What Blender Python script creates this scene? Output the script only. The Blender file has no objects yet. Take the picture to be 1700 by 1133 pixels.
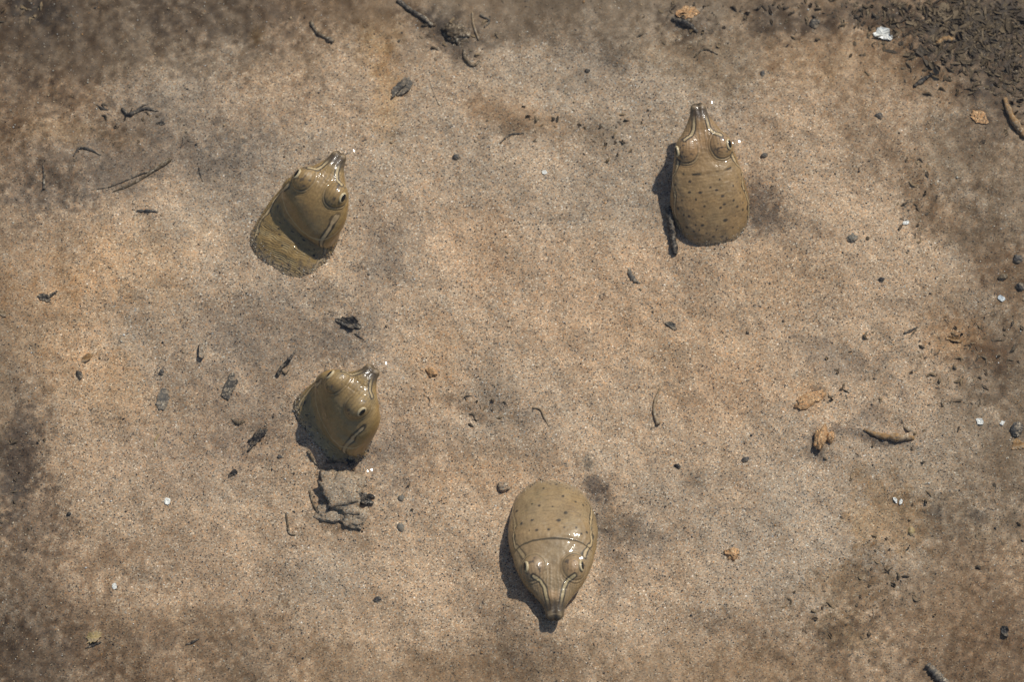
import bpy, math, random
import numpy as np
from mathutils import Vector, Matrix
from mathutils.bvhtree import BVHTree

random.seed(11)
rng = np.random.default_rng(11)
sc = bpy.context.scene
col = sc.collection

# ------------------------------------------------------------------ camera, sky, sun, exposure
D_CAM = 2.5                      # metres from the sand at the middle of the picture
TILT = math.radians(18.0)        # off the vertical
W_VIEW = 0.425                   # metres of sand across the picture
PX = W_VIEW / 1700.0             # one photograph pixel on the sand, in metres
CAM = np.array([0.0, -D_CAM * math.sin(TILT), D_CAM * math.cos(TILT)])

cam_d = bpy.data.cameras.new('camera')
cam = bpy.data.objects.new('camera', cam_d)
col.objects.link(cam)
cam.location = CAM.tolist()
cam.rotation_euler = (TILT, 0, 0)
cam_d.sensor_fit = 'HORIZONTAL'
cam_d.sensor_width = 36.0
cam_d.lens = 36.0 * D_CAM / W_VIEW
cam_d.clip_start = 0.05
cam_d.clip_end = 200.0
cam_d.dof.use_dof = True
cam_d.dof.focus_distance = D_CAM - 0.018
cam_d.dof.aperture_fstop = 9.0
sc.camera = cam

SUN_EL = math.radians(51.0)
SUN_AZ = np.array([0.64, 0.768])        # the sun stands to the upper right of the picture
world = bpy.data.worlds.new('World')
sc.world = world
world.use_nodes = True
wn = world.node_tree.nodes
wl = world.node_tree.links
sky = wn.new('ShaderNodeTexSky')
sky.sky_type = 'NISHITA'
sky.sun_disc = False
sky.sun_elevation = SUN_EL
sky.sun_rotation = math.atan2(SUN_AZ[0], SUN_AZ[1])
bg = wn['Background']
bg.inputs['Strength'].default_value = 0.085
wl.new(sky.outputs['Color'], bg.inputs['Color'])
sun_d = bpy.data.lights.new('sun', 'SUN')
sun_d.energy = 3.7
sun_d.angle = math.radians(1.3)
sun_d.color = (1.0, 0.95, 0.87)
sun = bpy.data.objects.new('sun', sun_d)
col.objects.link(sun)
sd = Vector((SUN_AZ[0] * math.cos(SUN_EL), SUN_AZ[1] * math.cos(SUN_EL), math.sin(SUN_EL)))
sun.rotation_euler = sd.to_track_quat('Z', 'Y').to_euler()
sun.location = (sd * 3).to_tuple()
sc.view_settings.view_transform = 'Standard'
sc.view_settings.look = 'None'
sc.view_settings.gamma = 1.0
sc.view_settings.use_curve_mapping = False
sc.view_settings.exposure = 0.02
sc.cycles.max_bounces = 8
sc.cycles.transparent_max_bounces = 12
sc.cycles.caustics_reflective = False
sc.cycles.caustics_refractive = False


def ground(px, py, z=0.0):
    """world point at height z that the photograph shows at pixel px, py"""
    px = np.asarray(px, float); py = np.asarray(py, float); z = np.asarray(z, float)
    u = W_VIEW / D_CAM / 1700.0
    dx = (px - 850.0) * u; dy = -(py - 566.5) * u
    c, s = math.cos(TILT), math.sin(TILT)
    wx = dx; wy = c * dy + s; wz = s * dy - c
    t = (z - CAM[2]) / wz
    return np.stack([CAM[0] + wx * t, CAM[1] + wy * t, z + 0 * t], -1)


# ------------------------------------------------------------------ noise
def _hash(ix, iy, seed):
    h = (ix.astype(np.int64) * 374761393 + iy.astype(np.int64) * 668265263 + seed * 974634777) & 0x7fffffff
    h = ((h ^ (h >> 13)) * 1274126177) & 0x7fffffff
    h = h ^ (h >> 16)
    return (h & 0xffff) / 65535.0


def vnoise(x, y, seed=0):
    ix = np.floor(x); iy = np.floor(y)
    fx = x - ix; fy = y - iy
    fx = fx * fx * fx * (fx * (fx * 6 - 15) + 10); fy = fy * fy * fy * (fy * (fy * 6 - 15) + 10)
    a = _hash(ix, iy, seed); b = _hash(ix + 1, iy, seed)
    c = _hash(ix, iy + 1, seed); d = _hash(ix + 1, iy + 1, seed)
    return (a * (1 - fx) + b * fx) * (1 - fy) + (c * (1 - fx) + d * fx) * fy


def fbm(x, y, seed=0, oct=4, gain=0.5):
    t = 0.0; amp = 1.0; tot = 0.0
    for k in range(oct):
        t = t + amp * vnoise(x * 2 ** k + 17.3 * k, y * 2 ** k - 9.1 * k, seed + k * 7)
        tot += amp; amp *= gain
    return t / tot


def smooth(a, b, x):
    t = np.clip((x - a) / (b - a), 0, 1)
    return t * t * (3 - 2 * t)


# ------------------------------------------------------------------ helpers
def mesh_obj(name, verts, faces, mat, parent=None, smooth_shade=True, loc=None):
    me = bpy.data.meshes.new(name)
    v = np.asarray(verts, np.float32)
    if loc is not None:
        v = v - np.asarray(loc, np.float32)
    f = faces
    if isinstance(f, np.ndarray):
        n, k = f.shape
        me.vertices.add(len(v)); me.vertices.foreach_set('co', v.ravel())
        me.loops.add(n * k); me.loops.foreach_set('vertex_index', f.astype(np.int32).ravel())
        me.polygons.add(n)
        me.polygons.foreach_set('loop_start', np.arange(0, n * k, k, dtype=np.int32))
        me.polygons.foreach_set('loop_total', np.full(n, k, np.int32))
        me.update(calc_edges=True)
    else:
        me.from_pydata(v.tolist(), [], [list(map(int, q)) for q in f])
    me.validate()
    if smooth_shade:
        me.polygons.foreach_set('use_smooth', np.ones(len(me.polygons), bool))
    o = bpy.data.objects.new(name, me)
    col.objects.link(o)
    if mat is not None:
        me.materials.append(mat)
    if parent is not None:
        o.parent = parent
    elif loc is not None:
        o.location = [float(a) for a in loc]
    return o


def tag(o, label=None, cat=None, group=None, kind=None):
    if label: o['label'] = label
    if cat: o['category'] = cat
    if group: o['group'] = group
    if kind: o['kind'] = kind
    return o


def set_colors(o, rgb, name='tint'):
    a = o.data.color_attributes.new(name, 'FLOAT_COLOR', 'POINT')
    buf = np.ones((len(rgb), 4), np.float32); buf[:, :3] = rgb
    a.data.foreach_set('color', buf.ravel())


def mat_new(name):
    m = bpy.data.materials.new(name); m.use_nodes = True
    nt = m.node_tree
    return m, nt, nt.nodes['Principled BSDF'], nt.nodes, nt.links


def node(nt, kind, **kw):
    n = nt.nodes.new(kind)
    for k, v in kw.items():
        setattr(n, k, v)
    return n


def ramp(nt, stops, interp='CONSTANT'):
    r = nt.nodes.new('ShaderNodeValToRGB')
    cr = r.color_ramp; cr.interpolation = interp
    while len(cr.elements) < len(stops):
        cr.elements.new(0.5)
    for e, (p, c) in zip(cr.elements, stops):
        e.position = p; e.color = (*c, 1)
    return r


# ------------------------------------------------------------------ materials
def sand_material(name, scale=1.0, attr='tint', colour=None):
    m, nt, bs, N, L = mat_new(name)
    geo = node(nt, 'ShaderNodeTexCoord')
    # a slight warp so the grains do not sit on straight cells
    v1 = node(nt, 'ShaderNodeTexVoronoi'); v1.inputs['Scale'].default_value = 2250 * scale
    v2 = node(nt, 'ShaderNodeTexVoronoi'); v2.inputs['Scale'].default_value = 1150 * scale
    for v in (v1, v2):
        L.new(geo.outputs['Object'], v.inputs['Vector'])
    s1 = node(nt, 'ShaderNodeSeparateColor'); L.new(v1.outputs['Color'], s1.inputs['Color'])
    s2 = node(nt, 'ShaderNodeSeparateColor'); L.new(v2.outputs['Color'], s2.inputs['Color'])
    g1 = ramp(nt, [(0.0, (.075, .065, .06)), (.045, (.20, .16, .12)), (.16, (.32, .245, .175)),
                   (.42, (.40, .305, .215)), (.66, (.44, .33, .225)), (.80, (.46, .38, .29)),
                   (.91, (.56, .46, .34)), (.98, (.72, .64, .52))])
    L.new(s1.outputs['Red'], g1.inputs['Fac'])
    g2 = ramp(nt, [(0.0, (.035, .035, .04)), (.35, (.20, .16, .12)), (.5, (.30, .30, .29)), (.62, (.50, .32, .17)),
                   (.8, (.60, .48, .35)), (.93, (.80, .74, .66))])
    L.new(s2.outputs['Green'], g2.inputs['Fac'])
    pick = node(nt, 'ShaderNodeMath', operation='LESS_THAN'); pick.inputs[1].default_value = 0.06
    L.new(s2.outputs['Red'], pick.inputs[0])
    near = node(nt, 'ShaderNodeMath', operation='LESS_THAN'); near.inputs[1].default_value = 0.42
    L.new(v2.outputs['Distance'], near.inputs[0])
    both = node(nt, 'ShaderNodeMath', operation='MULTIPLY')
    L.new(pick.outputs[0], both.inputs[0]); L.new(near.outputs[0], both.inputs[1])
    mx = node(nt, 'ShaderNodeMix', data_type='RGBA')
    L.new(both.outputs[0], mx.inputs['Factor']); L.new(g1.outputs['Color'], mx.inputs['A']); L.new(g2.outputs['Color'], mx.inputs['B'])
    hv = ramp(nt, [(0, (1.18, .96, .76)), (.3, (1.02, 1.0, .97)), (.6, (.92, 1.0, 1.08)), (1, (1.10, 1.0, .92))], 'LINEAR')
    L.new(s1.outputs['Blue'], hv.inputs['Fac'])
    hm = node(nt, 'ShaderNodeMix', data_type='RGBA', blend_type='MULTIPLY'); hm.inputs['Factor'].default_value = 1
    L.new(mx.outputs['Result'], hm.inputs['A']); L.new(hv.outputs['Color'], hm.inputs['B'])
    mx = hm
    # silt: where alpha-like tint is strong the grains lose contrast
    silt_in = None
    mul = node(nt, 'ShaderNodeMix', data_type='RGBA', blend_type='MULTIPLY'); mul.inputs['Factor'].default_value = 1
    L.new(mx.outputs['Result'], mul.inputs['A'])
    if colour is None:
        at = node(nt, 'ShaderNodeAttribute', attribute_name=attr)
        sl = node(nt, 'ShaderNodeAttribute', attribute_name='silt')
        flat = node(nt, 'ShaderNodeMix', data_type='RGBA')
        L.new(sl.outputs['Fac'], flat.inputs['Factor'])
        flat.inputs['B'].default_value = (.33, .255, .175, 1)
        L.new(mx.outputs['Result'], flat.inputs['A'])
        L.new(flat.outputs['Result'], mul.inputs['A'])
        L.new(at.outputs['Color'], mul.inputs['B'])
    else:
        mul.inputs['B'].default_value = (*colour, 1)
    L.new(mul.outputs['Result'], bs.inputs['Base Color'])
    bs.inputs['Roughness'].default_value = 0.62
    bs.inputs['Specular IOR Level'].default_value = 0.3
    b1 = node(nt, 'ShaderNodeBump'); b1.inputs['Distance'].default_value = 0.00025; b1.inputs['Strength'].default_value = 0.2
    b1.invert = True
    L.new(v1.outputs['Distance'], b1.inputs['Height'])
    b2 = node(nt, 'ShaderNodeBump'); b2.inputs['Distance'].default_value = 0.0005; b2.inputs['Strength'].default_value = 0.28
    nz = node(nt, 'ShaderNodeTexNoise'); nz.inputs['Scale'].default_value = 260 * scale; nz.inputs['Detail'].default_value = 3
    L.new(geo.outputs['Object'], nz.inputs['Vector'])
    L.new(nz.outputs['Fac'], b2.inputs['Height']); L.new(b1.outputs['Normal'], b2.inputs['Normal'])
    L.new(b2.outputs['Normal'], bs.inputs['Normal'])
    return m


def mottled(name, c1, c2, scale=400, rough=0.6, spec=0.3, bump=0.3, dist=0.0004, dust=0.5):
    m, nt, bs, N, L = mat_new(name)
    tc = node(nt, 'ShaderNodeTexCoord')
    nz = node(nt, 'ShaderNodeTexNoise'); nz.inputs['Scale'].default_value = scale; nz.inputs['Detail'].default_value = 5
    nz.inputs['Roughness'].default_value = 0.65
    L.new(tc.outputs['Object'], nz.inputs['Vector'])
    r = ramp(nt, [(.32, c1), (.68, c2)], 'LINEAR')
    L.new(nz.outputs['Fac'], r.inputs['Fac'])
    # sand and silt that has settled on the upper side
    g = node(nt, 'ShaderNodeTexVoronoi'); g.inputs['Scale'].default_value = 1500
    L.new(tc.outputs['Object'], g.inputs['Vector'])
    gs = node(nt, 'ShaderNodeSeparateColor'); L.new(g.outputs['Color'], gs.inputs['Color'])
    gr_ = ramp(nt, [(0, (.10, .085, .07)), (.25, (.26, .20, .14)), (.6, (.36, .28, .20)), (.9, (.55, .47, .36))])
    L.new(gs.outputs['Green'], gr_.inputs['Fac'])
    n2 = node(nt, 'ShaderNodeTexNoise'); n2.inputs['Scale'].default_value = 230; n2.inputs['Detail'].default_value = 4
    L.new(tc.outputs['Object'], n2.inputs['Vector'])
    ad = node(nt, 'ShaderNodeMath', operation='MULTIPLY_ADD'); ad.inputs[1].default_value = .35
    L.new(gs.outputs['Red'], ad.inputs[0]); L.new(n2.outputs['Fac'], ad.inputs[2])
    mr = node(nt, 'ShaderNodeMapRange'); mr.inputs['From Min'].default_value = .62; mr.inputs['From Max'].default_value = .78
    mr.inputs['To Max'].default_value = min(1.0, dust * 1.5)
    L.new(ad.outputs[0], mr.inputs['Value'])
    dm = node(nt, 'ShaderNodeMix', data_type='RGBA')
    L.new(mr.outputs[0], dm.inputs['Factor']); L.new(r.outputs['Color'], dm.inputs['A']); L.new(gr_.outputs['Color'], dm.inputs['B'])
    L.new(dm.outputs['Result'], bs.inputs['Base Color'])
    bs.inputs['Roughness'].default_value = rough; bs.inputs['Specular IOR Level'].default_value = spec
    b = node(nt, 'ShaderNodeBump'); b.inputs['Strength'].default_value = bump; b.inputs['Distance'].default_value = dist
    L.new(nz.outputs['Fac'], b.inputs['Height']); L.new(b.outputs['Normal'], bs.inputs['Normal'])
    return m


M = {}
M['sand'] = sand_material('wet_sand')
M['clump'] = sand_material('orange_sand_crust', 1.0, colour=(1.12, .86, .60))
M['crust'] = sand_material('grey_sand_crust', 1.0, colour=(.80, .79, .78))
M['char'] = mottled('charred_wood', (.012, .011, .012), (.05, .044, .04), 900, .5, .3, .7, dust=.3)
M['dark'] = mottled('soaked_dark_leaf', (.026, .023, .022), (.095, .08, .066), 700, .6, .25, .5)
M['grey'] = mottled('silted_grey_leaf', (.07, .066, .062), (.17, .145, .12), 700, .65, .2, .4)
M['brown'] = mottled('soaked_brown_wood', (.05, .036, .022), (.17, .12, .07), 600, .6, .3, .5)
M['tan'] = mottled('tan_stem', (.16, .11, .06), (.36, .25, .15), 600, .6, .3, .5)
M['orange'] = mottled('rusty_bark', (.17, .095, .04), (.42, .25, .115), 600, .7, .2, .7)
M['yellow'] = mottled('yellow_stone', (.30, .22, .09), (.45, .33, .17), 400, .55, .3, .3)
M['white'] = mottled('white_shell', (.62, .60, .55), (.86, .85, .82), 500, .35, .5, .25, dust=.12)
M['bluewhite'] = mottled('bluish_white_shell', (.50, .54, .57), (.72, .75, .76), 500, .35, .5, .2, dust=.1)
M['pebble'] = mottled('dark_pebble', (.035, .034, .035), (.11, .10, .092), 700, .6, .25, .4)
M['greypebble'] = mottled('grey_pebble', (.10, .095, .085), (.20, .18, .15), 500, .6, .3, .3)
M['litter'] = mottled('rotting_litter', (.022, .017, .012), (.14, .095, .055), 260, .7, .2, .6)

# grains: one material, colour from a vertex attribute
m, nt, bs, N, L = mat_new('loose_grains')
at = node(nt, 'ShaderNodeAttribute', attribute_name='tint')
L.new(at.outputs['Color'], bs.inputs['Base Color'])
bs.inputs['Roughness'].default_value = 0.35; bs.inputs['Specular IOR Level'].default_value = 0.45
M['grains'] = m
m, nt, bs, N, L = mat_new('rotted_leaf')
at = node(nt, 'ShaderNodeAttribute', attribute_name='tint')
L.new(at.outputs['Color'], bs.inputs['Base Color'])
bs.inputs['Roughness'].default_value = 0.7; bs.inputs['Specular IOR Level'].default_value = 0.2
M['grains_matte'] = m

# skin
m, nt, bs, N, L = mat_new('wet_turtle_skin')
at = node(nt, 'ShaderNodeAttribute', attribute_name='tint')
tc = node(nt, 'ShaderNodeTexCoord')
nz = node(nt, 'ShaderNodeTexNoise'); nz.inputs['Scale'].default_value = 1300; nz.inputs['Detail'].default_value = 4
L.new(tc.outputs['Object'], nz.inputs['Vector'])
r = ramp(nt, [(.3, (.86, .85, .82)), (.7, (1.1, 1.1, 1.08))], 'LINEAR')
L.new(nz.outputs['Fac'], r.inputs['Fac'])
mul = node(nt, 'ShaderNodeMix', data_type='RGBA', blend_type='MULTIPLY'); mul.inputs['Factor'].default_value = 1
L.new(at.outputs['Color'], mul.inputs['A']); L.new(r.outputs['Color'], mul.inputs['B'])
L.new(mul.outputs['Result'], bs.inputs['Base Color'])
bs.inputs['Roughness'].default_value = 0.48
bs.inputs['Specular IOR Level'].default_value = 0.4
bs.inputs['Coat Weight'].default_value = 0.7
bs.inputs['Coat Roughness'].default_value = 0.09
bs.inputs['Coat IOR'].default_value = 1.34
b = node(nt, 'ShaderNodeBump'); b.inputs['Strength'].default_value = 0.28; b.inputs['Distance'].default_value = 0.00015
L.new(nz.outputs['Fac'], b.inputs['Height']); L.new(b.outputs['Normal'], bs.inputs['Normal'])
M['skin'] = m
m, nt, bs, N, L = mat_new('pale_gold_iris')
bs.inputs['Base Color'].default_value = (.50, .40, .23, 1); bs.inputs['Roughness'].default_value = .25
M['iris'] = m
m, nt, bs, N, L = mat_new('black_pupil')
bs.inputs['Base Color'].default_value = (.006, .006, .006, 1); bs.inputs['Roughness'].default_value = .12
M['pupil'] = m

# water: a clear skin that lets light through and mirrors the sky by its angle
m = bpy.data.materials.new('clear_water'); m.use_nodes = True
nt = m.node_tree; nt.nodes.clear(); L = nt.links
out = node(nt, 'ShaderNodeOutputMaterial')
tr = node(nt, 'ShaderNodeBsdfTransparent'); tr.inputs['Color'].default_value = (.955, .965, .945, 1)
gl = node(nt, 'ShaderNodeBsdfGlossy'); gl.inputs['Roughness'].default_value = 0.055
fr = node(nt, 'ShaderNodeFresnel'); fr.inputs['IOR'].default_value = 1.333
ms = node(nt, 'ShaderNodeMixShader')
gm = node(nt, 'ShaderNodeNewGeometry')
up_ = node(nt, 'ShaderNodeMath', operation='SUBTRACT'); up_.inputs[0].default_value = 1.0
L.new(gm.outputs['Backfacing'], up_.inputs[1])
mf = node(nt, 'ShaderNodeMath', operation='MULTIPLY')      # light coming up from below passes straight through
L.new(fr.outputs[0], mf.inputs[0]); L.new(up_.outputs[0], mf.inputs[1])
L.new(mf.outputs[0], ms.inputs[0]); L.new(tr.outputs[0], ms.inputs[1]); L.new(gl.outputs[0], ms.inputs[2])
L.new(ms.outputs[0], out.inputs['Surface'])
M['water'] = m

# ------------------------------------------------------------------ sand bed
ZW = 67 * PX                     # water surface above the sand


def stretch_axis(half, step, far):
    a = list(np.arange(-half, half + step / 2, step))
    outer = []; d = step; x = half
    while x < far:
        d *= 1.35; x += d; outer.append(x)
    return np.array([-v for v in outer[::-1]] + a + outer)


# turtles: rows of (distance along the head in photo px from the snout tip, half width, height of the
# spine above the sand, thickness of the crown above the spine as a share of the half width)
TURTLES = [
    dict(key=0, tip=(566, 254), back=(452, 464), label='softshell turtle with olive wrinkled neck in shade, leftmost of the upper two',
         w=1.0, z=[87, 86, 84, 82, 80, 76, 60, 20, 2, -4, -14, -34], rows_w=np.array([12, 13, 19.5, 31, 44.5, 54, 61, 66, 69, 68, 60, 44], float), rows_t=np.array([.95, .9, .85, .62, .52, .48, .46, .46, .46, .42, .36, .3], float), fold=1.0, dots=34, crease='pale', col=(.285, .198, .085), wid=1.0),
    dict(key=1, tip=(1158, 172), back=(1187, 402), label='softshell turtle seen from behind with speckled neck beside a charred stick',
         w=1.0, z=[74, 71, 67, 62, 57, 51, 44, 34, 16, -10, -40, -70], eye_d=73.0, eye_l=25.0, eye_h=11.5, lat_out=4, rows_t=np.array([.95, .9, .85, .62, .52, .48, .46, .50, .62, .78, .9, 1.0], float), pup={-1: .9, 1: .5}, rows_w=np.array([12, 13, 19.5, 29, 41, 48, 55, 63, 68, 66, 53, 28], float), fold=.2, dots=62, crease='dark', col=(.295, .20, .103), wid=.96),
    dict(key=2, sc=.84, eye_d=64.0, eye_l=28.0, tip=(622, 611), back=(520, 742), label='softshell turtle with steeply raised snout above the sand caked lump',
         w=1.0, z=[98, 97, 95, 92, 89, 82, 56, 13, -18, -56, -98, -140], eye_h=13.0, eyes={1: (70, 19), -1: (64, 28)}, rows_w=np.array([12.5, 13.5, 20, 32, 47, 60, 69, 74, 79, 78, 66, 46], float), bend=np.array([0, 0, 0, 0, 0, 0, -1, -3, -6, -8, -8, -8], float), rows_t=np.array([.95, .9, .85, .62, .52, .48, .46, .48, .52, .54, .54, .5], float), fold=.8, dots=6, crease='pale', col=(.28, .20, .088), wid=1.0),
    dict(key=3, tip=(921, 1030), back=(916, 818), label='softshell turtle facing the viewer with dark arched line across its crown',
         w=1.0, z=[56, 54, 52, 50, 47, 43, 38, 27, 2, -34, -74, -112], eye_d=76.0, eye_l=27.0, eye_h=11.5, lat_out=4, rows_t=np.array([.95, .9, .85, .62, .52, .48, .46, .50, .60, .72, .85, 1.0], float), rows_w=np.array([12, 13, 19, 31, 44, 53, 62, 70, 70, 61, 47, 30], float), fold=.3, dots=44, crease='dark', col=(.295, .212, .12), wid=1.03),
]
ROW_D = np.array([0, 12, 26, 42, 58, 76, 100, 128, 160, 192, 222, 250], float)
ROW_W = np.array([12, 13, 19.5, 31, 44.5, 54, 61, 66, 67, 63, 54, 42], float)
ROW_T = np.array([.95, .9, .85, .62, .52, .48, .46, .48, .56, .62, .66, .7], float)

H_MOUNDS = []       # (x, y, radius, height)
for t in TURTLES:
    p = ground(*t['back'], 0)
    H_MOUNDS.append((p[0], p[1], 95 * PX, 6 * PX))
for (px, py, r, h) in [(570, 815, 60, 7), (590, 870, 45, 9), (40, 790, 90, -14), (1600, 60, 160, 10), (760, 60, 60, 6),
                       (1230, 345, 60, -8), (1000, 830, 45, -8), (885, 1035, 110, 40), (600, 742, 30, 14), (545, 470, 30, 6), (790, 680, 40, -6), (1440, 610, 60, -7), (1365, 640, 40, 5),
                       (230, 430, 110, 5), (230, 270, 110, -6), (1400, 720, 70, 5)]:
    p = ground(px, py, 0)
    H_MOUNDS.append((p[0], p[1], r * PX, h * PX))


def sand_h(x, y):
    x = np.asarray(x, float); y = np.asarray(y, float)
    h = (fbm(x / .09, y / .09, 3, 3) - .5) * 0.011
    h = h + (fbm(x / .022, y / .022, 5, 4, .55) - .5) * 0.0042
    h = h + (fbm(x / .005, y / .005, 8, 3, .6) - .5) * 0.0009
    for (mx_, my_, r, a) in H_MOUNDS:
        q = ((x - mx_) ** 2 + (y - my_) ** 2) / (r * r)
        h = h + a * np.exp(-q * 1.6)
    return h


# patches of silt and coloured sand, some painting in shadows and edge falloff: (px, py, rx, ry, angle, colour factor, strength, silt)
DARK = (.30, .29, .30); BROWN = (.46, .40, .33); GREY = (.60, .62, .66); PEACH = (1.09, 1.0, .88)
PATCHES = [
    (850, -30, 1100, 120, 0, (.46, .41, .35), .85, .8), (-40, 560, 120, 760, 0, (.52, .475, .42), .8, .3), (1740, 560, 140, 760, 0, (.52, .455, .37), .8, .35),  # edge bands of silt, darkened to paint in lens falloff
    (850, 1180, 1100, 120, 0, (.54, .49, .42), .8, .3), (60, 1110, 260, 170, 0, (.48, .44, .40), .75, .2), (1660, 1100, 280, 180, 0, (.48, .42, .34), .75, .25), (40, 30, 330, 200, 0, (.50, .44, .37), .75, .5), (1650, 40, 330, 200, 0, (.5, .42, .33), .75, .4),  # bottom edge and corners: silt plus painted lens falloff
    (30, 760, 50, 110, 10, DARK, .95, .2), (55, 860, 60, 70, 0, DARK, .6, .2), (20, 1090, 170, 60, 5, BROWN, .7, .3),
    (120, 60, 330, 90, -4, BROWN, .75, .8), (60, 20, 60, 30, 30, DARK, .7, .6), (420, 20, 200, 50, 0, BROWN, .6, .7),
    (190, 250, 280, 100, -8, (.70, .70, .72), .8, .25), (60, 170, 110, 60, 0, (.66, .60, .52), .7, .5), (480, 560, 160, 90, 0, (.74, .75, .78), .7, .1), (420, 700, 120, 80, 0, (.78, .78, .8), .7, 0), (640, 740, 90, 80, 0, (.74, .75, .79), .7, .1),
    (230, 200, 60, 34, 0, GREY, .7, .5), (225, 280, 190, 60, -12, GREY, .85, .2), (60, 330, 60, 30, 0, GREY, .6, .2),
    (110, 225, 120, 30, 0, (.8, .7, .52), .6, .5), (420, 310, 60, 90, 0, GREY, .4, 0),
    (200, 440, 170, 70, -8, PEACH, .9, 0), (90, 540, 120, 90, 0, PEACH, .8, 0), (160, 640, 120, 70, 0, PEACH, .7, 0),
    (380, 600, 160, 140, 20, GREY, .55, 0), (300, 760, 170, 70, 0, (.86, .84, .84), .7, 0), (600, 550, 80, 50, 0, GREY, .6, 0),
    (640, 430, 50, 90, 10, GREY, .6, 0), (650, 770, 60, 60, 0, GREY, .7, .1), (560, 840, 60, 70, 25, BROWN, .7, .2),
    (760, 60, 60, 40, 35, DARK, .75, .4), (700, 30, 60, 18, 35, BROWN, .8, .5), (860, 40, 150, 50, 0, BROWN, .45, .5),
    (860, 190, 110, 30, 15, (.72, .60, .47), .7, .4), (1020, 230, 50, 36, 30, (.55, .53, .5), .7, .2), (850, 215, 40, 16, 10, (.5, .47, .42), .7, .2),
    (1145, 45, 60, 30, 25, DARK, .6, .5), (1000, 100, 60, 50, 20, GREY, .5, .4), (1180, 100, 160, 50, 10, (.74, .68, .58), .6, .5),
    (1290, 30, 60, 40, 0, DARK, .55, .5), (1450, 25, 130, 30, 0, DARK, .65, .6), (1400, 100, 240, 80, 10, (.78, .69, .56), .6, .6),
    (1610, 60, 130, 75, 10, DARK, .8, .3), (1680, 140, 60, 70, 0, BROWN, .7, .4), (1630, 30, 100, 40, 0, DARK, .6, .3),
    (1265, 345, 30, 60, -8, (.40, .40, .42), .95, 0), (1290, 380, 40, 50, 30, (.6, .6, .6), .6, 0), (1105, 320, 26, 44, 0, (.5, .5, .52), .5, 0),  # last patch paints in the speckled turtle's shadow
    (1530, 330, 26, 60, -20, (.52, .47, .40), .8, .1), (1590, 250, 120, 80, 10, (.74, .70, .64), .75, .4), (1600, 380, 110, 60, 40, (.62, .57, .5), .7, .3),
    (1670, 470, 50, 60, 0, (.55, .45, .33), .7, .1), (1600, 560, 90, 40, 20, (.72, .56, .36), .7, 0), (1660, 600, 60, 60, 0, BROWN, .8, .2),
    (1390, 600, 80, 50, 15, GREY, .85, .1), (1355, 655, 16, 14, 0, DARK, .7, 0), (1440, 690, 30, 22, 0, DARK, .7, .1), (1420, 720, 40, 10, 12, DARK, .8, 0),  # last patch paints in shade under the rusty stick's left end
    (1470, 735, 46, 10, 8, DARK, .75, 0), (1355, 735, 14, 26, -14, DARK, .8, 0), (1345, 650, 40, 26, 30, PEACH, .8, 0), (1500, 660, 30, 16, 60, GREY, .6, 0),  # first two paint in shade of the rusty stick and the standing lump
    (975, 768, 15, 18, 20, (.36, .36, .35), .95, 0), (992, 818, 24, 32, -25, DARK, .95, 0), (1030, 870, 45, 30, 35, (.5, .49, .47), .8, 0),
    (1060, 900, 70, 40, 20, GREY, .7, 0), (1010, 940, 24, 70, -12, GREY, .7, .1), (860, 1000, 26, 36, 20, (.6, .6, .6), .5, 0),  # last patch paints in the shadow beside the facing turtle
    (785, 685, 46, 16, 42, (.5, .46, .42), .85, 0), (880, 695, 30, 12, 10, GREY, .7, 0), (740, 660, 20, 10, 30, (.5, .47, .43), .7, 0),
    (1150, 790, 24, 26, 30, (.6, .6, .6), .7, 0), (1190, 780, 70, 36, 0, (.8, .79, .78), .6, 0), (1120, 620, 60, 80, 10, (.84, .85, .85), .7, 0),
    (1480, 860, 90, 60, 20, (.86, .68, .42), .6, .2), (1420, 980, 60, 60, 60, (.62, .53, .38), .8, .1), (1410, 1050, 60, 36, 10, (.45, .40, .28), .8, .1),
    (1600, 870, 120, 60, 0, (.72, .69, .63), .7, .3), (1600, 1010, 160, 110, 0, (.70, .64, .56), .65, .4), (1560, 850, 20, 12, 0, DARK, .7, .2), (1625, 852, 16, 14, 0, DARK, .7, .2),
    (1300, 1110, 200, 40, 0, (.74, .67, .56), .6, .3), (700, 1110, 260, 40, 0, (.82, .77, .7), .6, .2), (260, 1050, 240, 90, 8, (.74, .68, .60), .65, .2), (350, 930, 120, 60, 0, (.88, .86, .85), .6, 0),
    (90, 960, 120, 80, 0, (.72, .65, .58), .7, .1), (1000, 500, 200, 120, 0, (1.07, 1.01, .95), .7, 0), (760, 400, 140, 120, 0, (1.06, 1.0, .94), .7, 0), (1290, 460, 120, 60, 0, (1.06, 1.0, .92), .6, 0),  # mid-bed sand brightened, the bright centre of the painted lens falloff
    (1200, 640, 120, 60, 0, (1.08, .98, .88), .6, 0), (1150, 560, 160, 60, 0, (1.05, 1.0, .93), .6, 0), (740, 600, 60, 80, 0, (1.08, .98, .86), .6, 0), (800, 780, 120, 60, 0, (1.05, .96, .86), .6, 0),  # more mid-bed sand brightened against the painted edge falloff
    (640, 150, 26, 90, 4, (1.0, .82, .52), .5, .3), (630, 60, 40, 60, 0, (.95, .8, .5), .5, .3), (430, 50, 14, 16, 0, (.95, .8, .42), .7, .4),
    (1680, 730, 40, 60, 0, (.7, .66, .6), .6, .2), (1520, 800, 120, 50, 0, (.86, .83, .78), .6, .2), (1240, 215, 60, 60, 0, (.92, .93, .95), .6, .2),
]


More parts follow.
